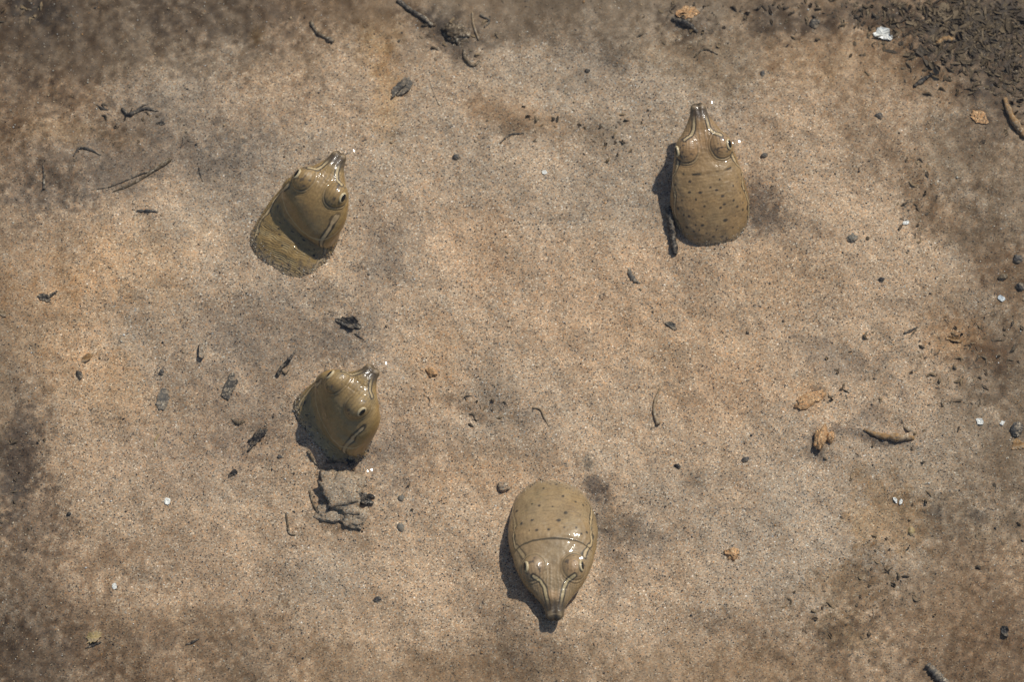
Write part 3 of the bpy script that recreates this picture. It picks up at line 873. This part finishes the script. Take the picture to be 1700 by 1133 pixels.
lump('pebble', 835, 806, 13, 9, 8, 0, 'crust', 'cream sand lump left above the turtle that faces the viewer', 'sand lump', rough=.3)
lump('pebble', 716, 620, 12, 7, 6, 30, 'clump', 'orange crumb of sand right of the snout of the lower left turtle', 'sand lump', rough=.35)
lump('pebble', 1413, 396, 10, 9, 5, 0, 'greypebble', 'grey blue stone on sand below the dark patch by the speckled turtle', 'stone', rough=.35)
lump('pebble', 1440, 396, 3.5, 3.5, 3, 0, 'brown', 'tiny brown pebble beside the grey blue stone', 'stone', rough=.15)
lump('pebble', 1464, 463, 5, 3, 3, 10, 'char', 'tiny black pebble below the grey blue stone', 'stone', rough=.3)
lump('pebble', 1457, 195, 8, 6, 4, 0, 'pebble', 'dark stone on silt left below the slanting dark twig', 'stone', rough=.25)
lump('pebble', 1352, 38, 9, 10, 5, 30, 'dark', 'dark blurred lump at the top left of the white shell', 'stone', rough=.3)
lump('pebble', 1266, 123, 4, 6, 3, 0, 'pebble', 'small dark pebble upper right of the ripple rings', 'stone', rough=.2)
lump('pebble', 975, 115, 5, 4, 3, 0, 'dark', 'tiny dark pebble on silt near the top middle', 'stone', rough=.2)
lump('pebble', 627, 995, 6, 5, 4, -30, 'pebble', 'small black pebble on bare sand at bottom middle left', 'stone', rough=.3)
lump('pebble', 115, 856, 4, 3.5, 3, 0, 'char', 'tiny black pebble beside the dark silt at the left edge', 'stone', rough=.2)
lump('pebble', 132, 624, 5, 8, 4, -20, 'dark', 'dark speck of wood below the orange leaf scrap', 'stone', rough=.3)
lump('pebble', 268, 620, 5, 5, 4, 0, 'pebble', 'small dark pebble right of the orange leaf scrap', 'stone', rough=.3)
lump('pebble', 465, 760, 5, 4, 3, 0, 'pebble', 'small bluish black pebble below the neck of the lower left turtle', 'stone', rough=.2)

# scraps of leaf
flake('leaf_scrap', 580, 539, 44, 16, 16, 'char', 'black torn leaf scrap between the two left turtles', jag=.3, thick=2, curl=4, point=.2)
flake('leaf_scrap', 381, 644, 44, 18, -72, 'dark', 'dark grey oblong leaf scrap lying upright on sand', jag=.34, thick=1.4, curl=1.5, point=.1)
flake('leaf_scrap', 270, 665, 38, 19, -64, 'grey', 'faded grey oblong leaf scrap on orange sand', jag=.3, thick=1.0, curl=1, point=.2)
flake('leaf_scrap', 424, 730, 50, 15, -42, 'char', 'slanting black leaf scrap left below the lower left turtle', jag=.35, thick=2, curl=4, point=.6, tilt=3)
flake('leaf_scrap', 387, 786, 17, 9, -40, 'char', 'small black leaf scrap below the slanting black scrap', jag=.3, thick=2)
flake('leaf_scrap', 145, 598, 24, 10, -35, 'orange', 'bright orange leaf scrap on peach sand', jag=.2, thick=1.5, curl=3, point=.8)
flake('leaf_scrap', 1668, 1050, 18, 13, 35, 'char', 'black torn leaf scrap near the lower right corner', jag=.35, thick=2, curl=3, n=12)
flake('leaf_scrap', 1115, 538, 20, 10, 40, 'grey', 'purplish brown leaf scrap on sand below the charred stick', jag=.35, thick=1.5, curl=2)
flake('leaf_scrap', 268, 207, 14, 7, 0, 'dark', 'small dark leaf scrap below the branched twig', jag=.4, thick=1.5)
o, c = flake('leaf_scrap', 668, 141, 40, 22, -40, 'grey', 'folded translucent grey leaf scrap with dark midrib near the top', jag=.2, thick=1.2, curl=5, point=.3)
twig('midrib', [(651, 158), (662, 146), (676, 134)], [2.4, 1.8, 1], 'dark', parent=o, loc=c, lift=[3, 4, 4])
flake('leaf_scrap', 155, 1058, 30, 16, -30, 'yellow', 'ochre leaf scrap with dark edge at lower left', jag=.3, thick=1.5, curl=4)
o, c = twig('leaf_scrap', [(1044, 446), (1047, 458), (1056, 467), (1063, 470)], [2, 4.5, 3.5, 1], 'grey', 'curled grey brown scrap on sand left of the charred stick tip', 'leaf', flat=.6)
twig('leaf_scrap', [(384, 696), (396, 703), (407, 700)], [1.5, 3.5, 1.5], 'brown', 'small curled brown scrap above the slanting black scrap', 'leaf', flat=.7)
o, c = flake('leaf_scrap', 75, 499, 22, 12, 30, 'dark', 'dark forked leaf scrap on orange sand at the left', jag=.35, thick=1.6)
twig('stalk', [(80, 500), (88, 494), (96, 488)], [2.5, 2, 1.2], 'dark', parent=o, loc=c, lift=[1, 2, 2])
flake('leaf_scrap', 338, 583, 12, 36, 6, 'crust', 'pale upright strip of leaf with a dark shadow beside it', jag=.1, thick=1.2, lift=9, curl=0, point=.1)
flake('leaf_scrap', 1585, 560, 24, 10, 10, 'orange', 'rust brown scrap in the gravelly silt at the right', jag=.4, thick=2, curl=3)
flake('leaf_scrap', 5, 524, 16, 10, 30, 'tan', 'pale tan scrap cut by the left edge', jag=.3, thick=1.5)
flake('leaf_scrap', 1690, 738, 22, 18, 0, 'orange', 'rusty scrap at the right edge below the black stone', jag=.3, thick=2)
flake('leaf_scrap', 1625, 200, 34, 20, 20, 'clump', 'orange sandy crust left of the curved orange stem', 'sand lump', jag=.25, thick=1.6)
flake('leaf_scrap', 1142, 22, 38, 22, 10, 'clump', 'orange sandy crust at the top above a dark stick', 'sand lump', jag=.25, thick=1.6)

# sticks and stems
twig('charred_stick', [(1110, 346), (1114, 375), (1118, 400), (1121, 422)], [5, 6.5, 6, 5], 'char', 'short charred black stick at the left side of the speckled turtle', 'stick', sides=10, lift=[3, 2, 2, 1])
o, c = twig('branched_twig', [(203, 183), (214, 194), (226, 189), (240, 184), (264, 187)], [2.2, 3.6, 3.2, 2.4, .8], 'dark', 'dark branched twig on grey silt near the upper left', 'twig')
twig('branch', [(226, 189), (236, 180), (246, 176)], [2, 1.5, .8], 'dark', parent=o, loc=c)
twig('twig', [(161, 176), (170, 183), (180, 185)], [1, 2.4, 1], 'dark', 'tiny forked twig left of the dark branched twig')
o, c = twig('branched_twig', [(283, 266), (270, 276), (252, 287), (236, 298), (214, 310), (188, 319)], [4.5, 3.6, 2.6, 2, 2.2, 1.2], 'brown', 'long slender curved twig left of the olive wrinkled turtle', 'twig')
twig('branch', [(256, 283), (228, 293), (202, 304), (176, 312), (152, 316)], [1.6, 1.4, 1.2, 1, .6], 'dark', parent=o, loc=c)
twig('twig', [(72, 276), (73, 295), (73, 314)], [1.2, 1.5, 2.2], 'dark', 'thin straight upright stem near the left edge')
twig('twig', [(330, 277), (333, 290), (337, 301)], [1, 1.6, 1], 'dark', 'short thin stem left of the olive turtle neck')
twig('twig', [(228, 353), (246, 354), (263, 356)], [1.8, 2.4, 1.6], 'pebble', 'short bluish black stick lying level on sand at left')
twig('twig', [(122, 262), (132, 248), (150, 250), (168, 258)], [1, 2, 2.4, 1], 'dark', 'faint bent twig on grey silt above the thin upright stem')
twig('twig', [(515, 30), (528, 50), (540, 57), (553, 66)], [3.5, 3, 3.4, 4], 'brown', 'blurred brown stick left of the top middle')
twig('twig', [(660, -4), (682, 14), (700, 24), (718, 39)], [4, 4, 3.6, 3], 'dark', 'dark stick entering at the top edge')
twig('twig', [(797, 20), (812, 32), (804, 42)], [2, 2.6, 1.2], 'dark', 'short dark twig right of the pale stem at top')
twig('twig', [(784, 16), (786, 38), (795, 62)], [1.8, 2, 1.4], 'tan', 'pale straw stem across the dark clump at top')
twig('fibre', [(712, 128), (718, 146), (729, 171)], [.6, .9, .7], 'crust', 'hair thin pale fibre on sand right of the grey leaf scrap', 'fibre')
twig('twig', [(1116, 30), (1130, 38), (1146, 45), (1158, 56)], [3, 5, 5, 2], 'char', 'dark stick below the orange crust at the top')
twig('twig', [(1517, 145), (1530, 136), (1547, 126)], [2.2, 4.2, 1.8], 'char', 'slanting dark twig on silt below the leaf litter', flat=.7)
twig('twig', [(1667, 168), (1671, 182), (1680, 202), (1692, 220), (1702, 232)], [4, 6, 5.5, 6, 5], 'orange', 'curved orange stem at the right edge', 'stem')
twig('twig', [(1554, 78), (1566, 70), (1584, 69)], [3, 5, 4], 'orange', 'short orange stem lying in the leaf litter', 'stem')
o, c = twig('thorny_twig', [(461, 624), (468, 612), (479, 602), (490, 589)], [4, 2.5, 3.6, .8], 'char', 'black spike of twig left of the lower left turtle', 'twig', lift=[0, 3, 6, 10])
twig('root', [(468, 616), (474, 622), (480, 616)], [1.2, 1.4, .8], 'brown', parent=o, loc=c)
twig('twig', [(590, 556), (596, 562), (605, 567)], [1.6, 1.4, .6], 'dark', 'fine dark tail below the black torn leaf scrap')
twig('twig', [(1096, 640), (1088, 662), (1086, 680), (1093, 702)], [1.6, 2.4, 2.6, 3.6], 'tan', 'tan crooked stem on sand right of centre')
twig('twig', [(884, 678), (896, 680), (904, 694), (912, 710)], [1.2, 2, 2, 1], 'tan', 'thin bent tan stem at the middle of the sand')
twig('twig', [(1434, 714), (1460, 724), (1486, 727), (1518, 727)], [2.5, 5, 6, 3.5], 'orange', 'rusty stick lying level with its shade painted dark along it', 'stick')
twig('twig', [(1540, 1102), (1553, 1116), (1572, 1136)], [5, 7, 6], 'grey', 'blurred grey stick cut by the bottom edge', 'stick')
twig('twig', [(1500, 554), (1512, 548), (1524, 541)], [1.5, 2.4, 1], 'dark', 'small dark twig left of the rust brown scrap')
twig('twig', [(1510, 552 + 10), (1516, 553), (1522, 545)], [1, 1.5, .8], 'brown', 'tiny brown sprig touching the small dark twig')
twig('fibre', [(1449, 1008), (1451, 1016), (1450, 1026)], [.8, 1.2, .6], 'crust', 'short white fibre in brown silt at lower right', 'fibre')
twig('fibre', [(257, 743), (258, 732), (264, 722)], [1, 1.4, .8], 'yellow', 'yellowish curved fibre on sand at left', 'fibre')
twig('twig', [(475, 854), (478, 872), (482, 888), (490, 890)], [1.2, 1.8, 2.4, 1.4], 'brown', 'thin upright brown stem left of the caked lump')
twig('twig', [(512, 752), (518, 764), (528, 776)], [3, 2.6, 1.2], 'brown', 'short dark brown twig at upper left of the caked lump')
twig('twig', [(540, 770), (556, 767), (570, 761)], [1.2, 1.8, 1.2], 'brown', 'thin level twig at the upper edge of the caked lump')
twig('twig', [(308, 1069), (318, 1066), (330, 1060)], [1, 2, 1], 'dark', 'tiny dark twig at the lower left beside the ochre scrap')
twig('twig', [(142, 1076), (152, 1072), (168, 1066)], [1, 2.4, 1.4], 'dark', 'dark twig under the ochre leaf scrap')
twig('twig', [(1152, 96), (1170, 84), (1192, 92)], [1, 2, 1.2], 'brown', 'faint brown twig on silt above the ripple rings')
twig('twig', [(830, 235), (845, 222), (870, 218)], [1, 2, 1], 'dark', 'faint dark twig on silt left above centre')

# sand crusted lumps
o, c = lump('sand_clump', 1364, 726, 11, 25, 9, 16, 'clump', 'orange sand crusted lump standing on pale sand', 'sand lump', rough=.38, sink=.1)
lump('knob', 1379, 727, 6, 10, 9, 10, 'clump', parent=o, loc=c, rough=.3)
lump('sand_clump', 1345, 662, 26, 12, 4, -30, 'clump', 'flat orange sand crust above the standing orange lump', 'sand lump', rough=.35)
lump('sand_clump', 1215, 920, 12, 12, 6, 0, 'clump', 'small orange sand crumb at the lower right of centre', 'sand lump', rough=.4)
o, c = lump('caked_lump', 566, 824, 42, 32, 15, 48, 'crust', 'big sand caked lump below the lower left turtle', 'lump', rough=.55, sub=4, sink=.42, freq=2.3)
lump('crumb', 586, 860, 30, 22, 8, 40, 'crust', parent=o, loc=c, rough=.35, sink=.5)
lump('crumb', 548, 854, 24, 20, 6, 10, 'crust', parent=o, loc=c, rough=.35, sink=.5)
lump('crumb', 590, 800, 16, 14, 8, 80, 'crust', parent=o, loc=c, rough=.5, sink=.5)
flake('bark_piece', 603, 830, 38, 20, -8, 'char', 'black bark piece stuck in the right side of the caked lump', 'bark', lift=5, thick=4, jag=.6, tilt=-3)
flake('bark_piece', 583, 766, 20, 15, 50, 'char', 'small black bark piece at the top of the caked lump', 'bark', thick=4, jag=.4, lift=4)
twig('root', [(514, 816), (520, 838), (532, 856), (546, 866)], [1.6, 2, 2, 1.2], 'brown', 'thin dark root curving round the left foot of the caked lump', 'root')
lump('debris_clump', 757, 52, 24, 16, 10, 35, 'litter', 'dark rotting clump at the top left of centre', 'debris', rough=.5, sub=4, freq=2.6)
twig('root', [(770, 78), (774, 96), (786, 104), (796, 96)], [2.4, 3, 3, 2], 'brown', 'looped brown root under the dark rotting clump', 'root')

# leaf litter in the upper right: past counting, one object
def litter(name, spots, label, PALETTE=[[.065, .048, .034], [.10, .072, .045], [.125, .09, .054], [.08, .062, .045], [.165, .12, .075]]):
    VV = []; FF = []; cc = []
    for (cx, cy, sx, sy, n, big) in spots:
        for _ in range(n):
            px = cx + rng.normal() * sx; py = cy + rng.normal() * sy
            kind = rng.random(); sdd = nxt()
            if kind < .55:
                V, F, _c = lump_geo(px, py, rng.uniform(3, 9) * big, rng.uniform(2, 5) * big, rng.uniform(1, 2.4) * big, rng.uniform(0, 180), sdd, rough=.5, sub=2, sink=.45)
            elif kind < .8:
                V, F, _c = flake_geo(px, py, rng.uniform(9, 26) * big, rng.uniform(5, 11) * big, rng.uniform(0, 180), sdd, jag=.4, curl=rng.uniform(0, 4), tilt=rng.uniform(-1.5, 1.5), lift=rng.uniform(-2, .8), thick=1.2, n=10)
            else:
                L_ = rng.uniform(12, 34) * big; a_ = rng.uniform(0, math.pi)
                dx, dy = math.cos(a_) * L_ / 2, math.sin(a_) * L_ / 2
                V, F, _c = tube_geo([(px - dx, py - dy), (px + rng.normal() * 3, py + rng.normal() * 3), (px + dx, py + dy)], [1, rng.uniform(1.2, 3), 1], seed=sdd, sides=6, n=8, lift=[-1, rng.uniform(-.5, 2), -1])
            o0 = sum(len(q) for q in VV)
            VV.append(V); FF += [tuple(i + o0 for i in f) for f in F]
            w = rng.random()
            cc.append(np.tile(np.array(PALETTE[min(4, int(w * 5.3) if w < .94 else 4)]) * rng.uniform(.7, 1.2), (len(V), 1)))
    o = mesh_obj(name, np.vstack(VV), FF, M['grains_matte'], smooth_shade=False)
    set_colors(o, np.vstack(cc)); tag(o, label, 'litter', kind='stuff')
litter('leaf_litter', [(1600, 55, 72, 36, 420, .85), (1650, 115, 44, 30, 150, .6), (1600, 60, 70, 40, 260, .45), (1625, 55, 42, 26, 30, 1.5), (1590, 50, 40, 20, 16, 1.3), (1530, 24, 80, 18, 150, .6), (1685, 160, 18, 36, 60, .6), (1460, 15, 80, 14, 70, .55), (1290, 20, 120, 16, 50, .5)],
       'dark rotting leaf litter heaped in the upper right corner')
litter('silt_crumbs', [(1525, 330, 22, 50, 34, .5), (1640, 590, 44, 40, 60, .5), (1600, 560, 60, 30, 30, .45), (1470, 960, 30, 50, 40, .45), (1400, 1045, 50, 30, 40, .45), (1020, 225, 30, 22, 26, .45),
                       (860, 195, 60, 16, 26, .4), (760, 55, 40, 26, 30, .6), (1140, 45, 34, 20, 20, .6), (30, 790, 26, 60, 40, .4), (785, 690, 26, 16, 18, .4), (1400, 640, 40, 40, 22, .45), (1620, 860, 60, 40, 26, .45),
                       (70, 20, 40, 16, 20, .6), (230, 195, 60, 20, 22, .4), (600, 820, 30, 30, 20, .4), (1560, 700, 90, 60, 36, .4)],
       'scattered brown crumbs of rotted leaf lying on the sand', PALETTE=[[.09, .07, .05], [.14, .10, .065], [.19, .14, .09], [.11, .085, .06], [.24, .17, .10]])

# loose grains standing proud of the bed: far too many to count
n = 32000
gx = rng.uniform(-.235, .235, n); gy = rng.uniform(-.165, .165, n); gz0 = sand_h(gx, gy)
# some have been pushed up against the necks and stuck on the wet skin
ex = []
for P in TURTLE_P:
    q = P.reshape(-1, 3); hh = (q[:, 2] - sand_h(q[:, 0], q[:, 1])) / PX
    k = np.where((hh > -2) & (hh < 22))[0]
    k = k[rng.random(len(k)) < np.exp(-np.maximum(hh[k], 0) / 5)]
    k = rng.choice(k, min(900, len(k)), replace=False); ex.append(q[k])
ex = np.vstack(ex)
gx[:len(ex)] = ex[:, 0]; gy[:len(ex)] = ex[:, 1]; gz0[:len(ex)] = ex[:, 2]
size = PX * np.clip(rng.lognormal(math.log(.86), .36, n), .45, 2.8)
v0 = np.array([[1, 0, 0], [-1, 0, 0], [0, 1, 0], [0, -1, 0], [0, 0, 1], [0, 0, -1]], float)
f0 = np.array([[0, 2, 4], [2, 1, 4], [1, 3, 4], [3, 0, 4], [2, 0, 5], [1, 2, 5], [3, 1, 5], [0, 3, 5]])
sc3 = size[:, None] * rng.uniform(.65, 1.35, (n, 3)); sc3[:, 2] *= .7
ang = rng.uniform(0, 2 * math.pi, n)
ca, sa = np.cos(ang)[:, None], np.sin(ang)[:, None]
bx = v0[None, :, 0] * sc3[:, :1]; by = v0[None, :, 1] * sc3[:, 1:2]; bz = v0[None, :, 2] * sc3[:, 2:]
bz = bz + .35 * bx * rng.normal(size=(n, 1))
V = np.stack([gx[:, None] + bx * ca - by * sa, gy[:, None] + bx * sa + by * ca, (gz0 + size * .15)[:, None] + bz], -1)
pal = np.array([[.025, .025, .03], [.05, .045, .045], [.12, .09, .065], [.34, .25, .16], [.46, .33, .20], [.52, .42, .30], [.66, .60, .50], [.78, .75, .70], [.50, .27, .11]])
pr = np.array([.22, .12, .12, .10, .12, .14, .08, .035, .07])
dark_more = fbm(gx / .03, gy / .03, 121, 3)
ci = rng.choice(len(pal), n, p=pr / pr.sum())
ci = np.where((dark_more < .5) & (rng.random(n) < .7) & (ci < 3), 4, ci)
size_cut = np.where((ci >= 6), 1.0, 1.0)
gc = pal[ci] * rng.uniform(.6, 1.0, (n, 1))
o = mesh_obj('sand_grains', V.reshape(-1, 3), (f0[None] + 6 * np.arange(n)[:, None, None]).reshape(-1, 3), M['grains'], smooth_shade=False)
set_colors(o, np.repeat(gc, 6, 0)); tag(o, 'coarse black, white and amber grains strewn over the sand', 'sand', kind='stuff')

#DEBRIS-END
# ------------------------------------------------------------------ water
# the skin of the water climbs a little where something breaks it
WET = []            # (x, y, reach, rise)
def wet(px, py, reach, rise):
    p = ground(px, py, ZW); WET.append((p[0], p[1], reach * PX, rise * PX))
for (px, py, re, ri) in [(566, 258, 18, 10), (548, 330, 22, 5), (500, 296, 22, 4), (1159, 178, 18, 10), (1205, 245, 24, 8), (1150, 250, 24, 4),
                         (620, 613, 18, 10), (590, 676, 24, 4), (545, 632, 22, 4), (921, 1020, 18, 4.5), (945, 940, 34, 8), (895, 940, 30, 4),
                         (596, 790, 26, 8), (565, 820, 26, 3)]:
    wet(px, py, re, ri)
ax = stretch_axis(.225, .0009, 6.0); ay = stretch_axis(.155, .0009, 6.0)
X, Y = np.meshgrid(ax, ay)
Z = np.full(X.shape, ZW)
Z += (fbm(X / .05, Y / .05, 77, 3) - .5) * .0006
for (x0, y0, re, ri) in WET:
    d = np.hypot(X - x0, Y - y0)
    Z += ri * np.exp(-np.maximum(d - re * .5, 0) / (re * .75))
ring = ground(1162, 182, ZW)
d = np.hypot(X - ring[0], Y - ring[1]) / PX
Z += .20 * PX * np.sin(d * 2 * math.pi / 8.0) * smooth(10, 20, d) * (1 - smooth(28, 62, d))
nx, ny = len(ax), len(ay)
idx = np.arange(nx * ny).reshape(ny, nx)
quads = np.stack([idx[:-1, :-1], idx[:-1, 1:], idx[1:, 1:], idx[1:, :-1]], -1).reshape(-1, 4)
water = mesh_obj('water', np.stack([X, Y, Z], -1).reshape(-1, 3), quads, M['water'])
tag(water, kind='structure')
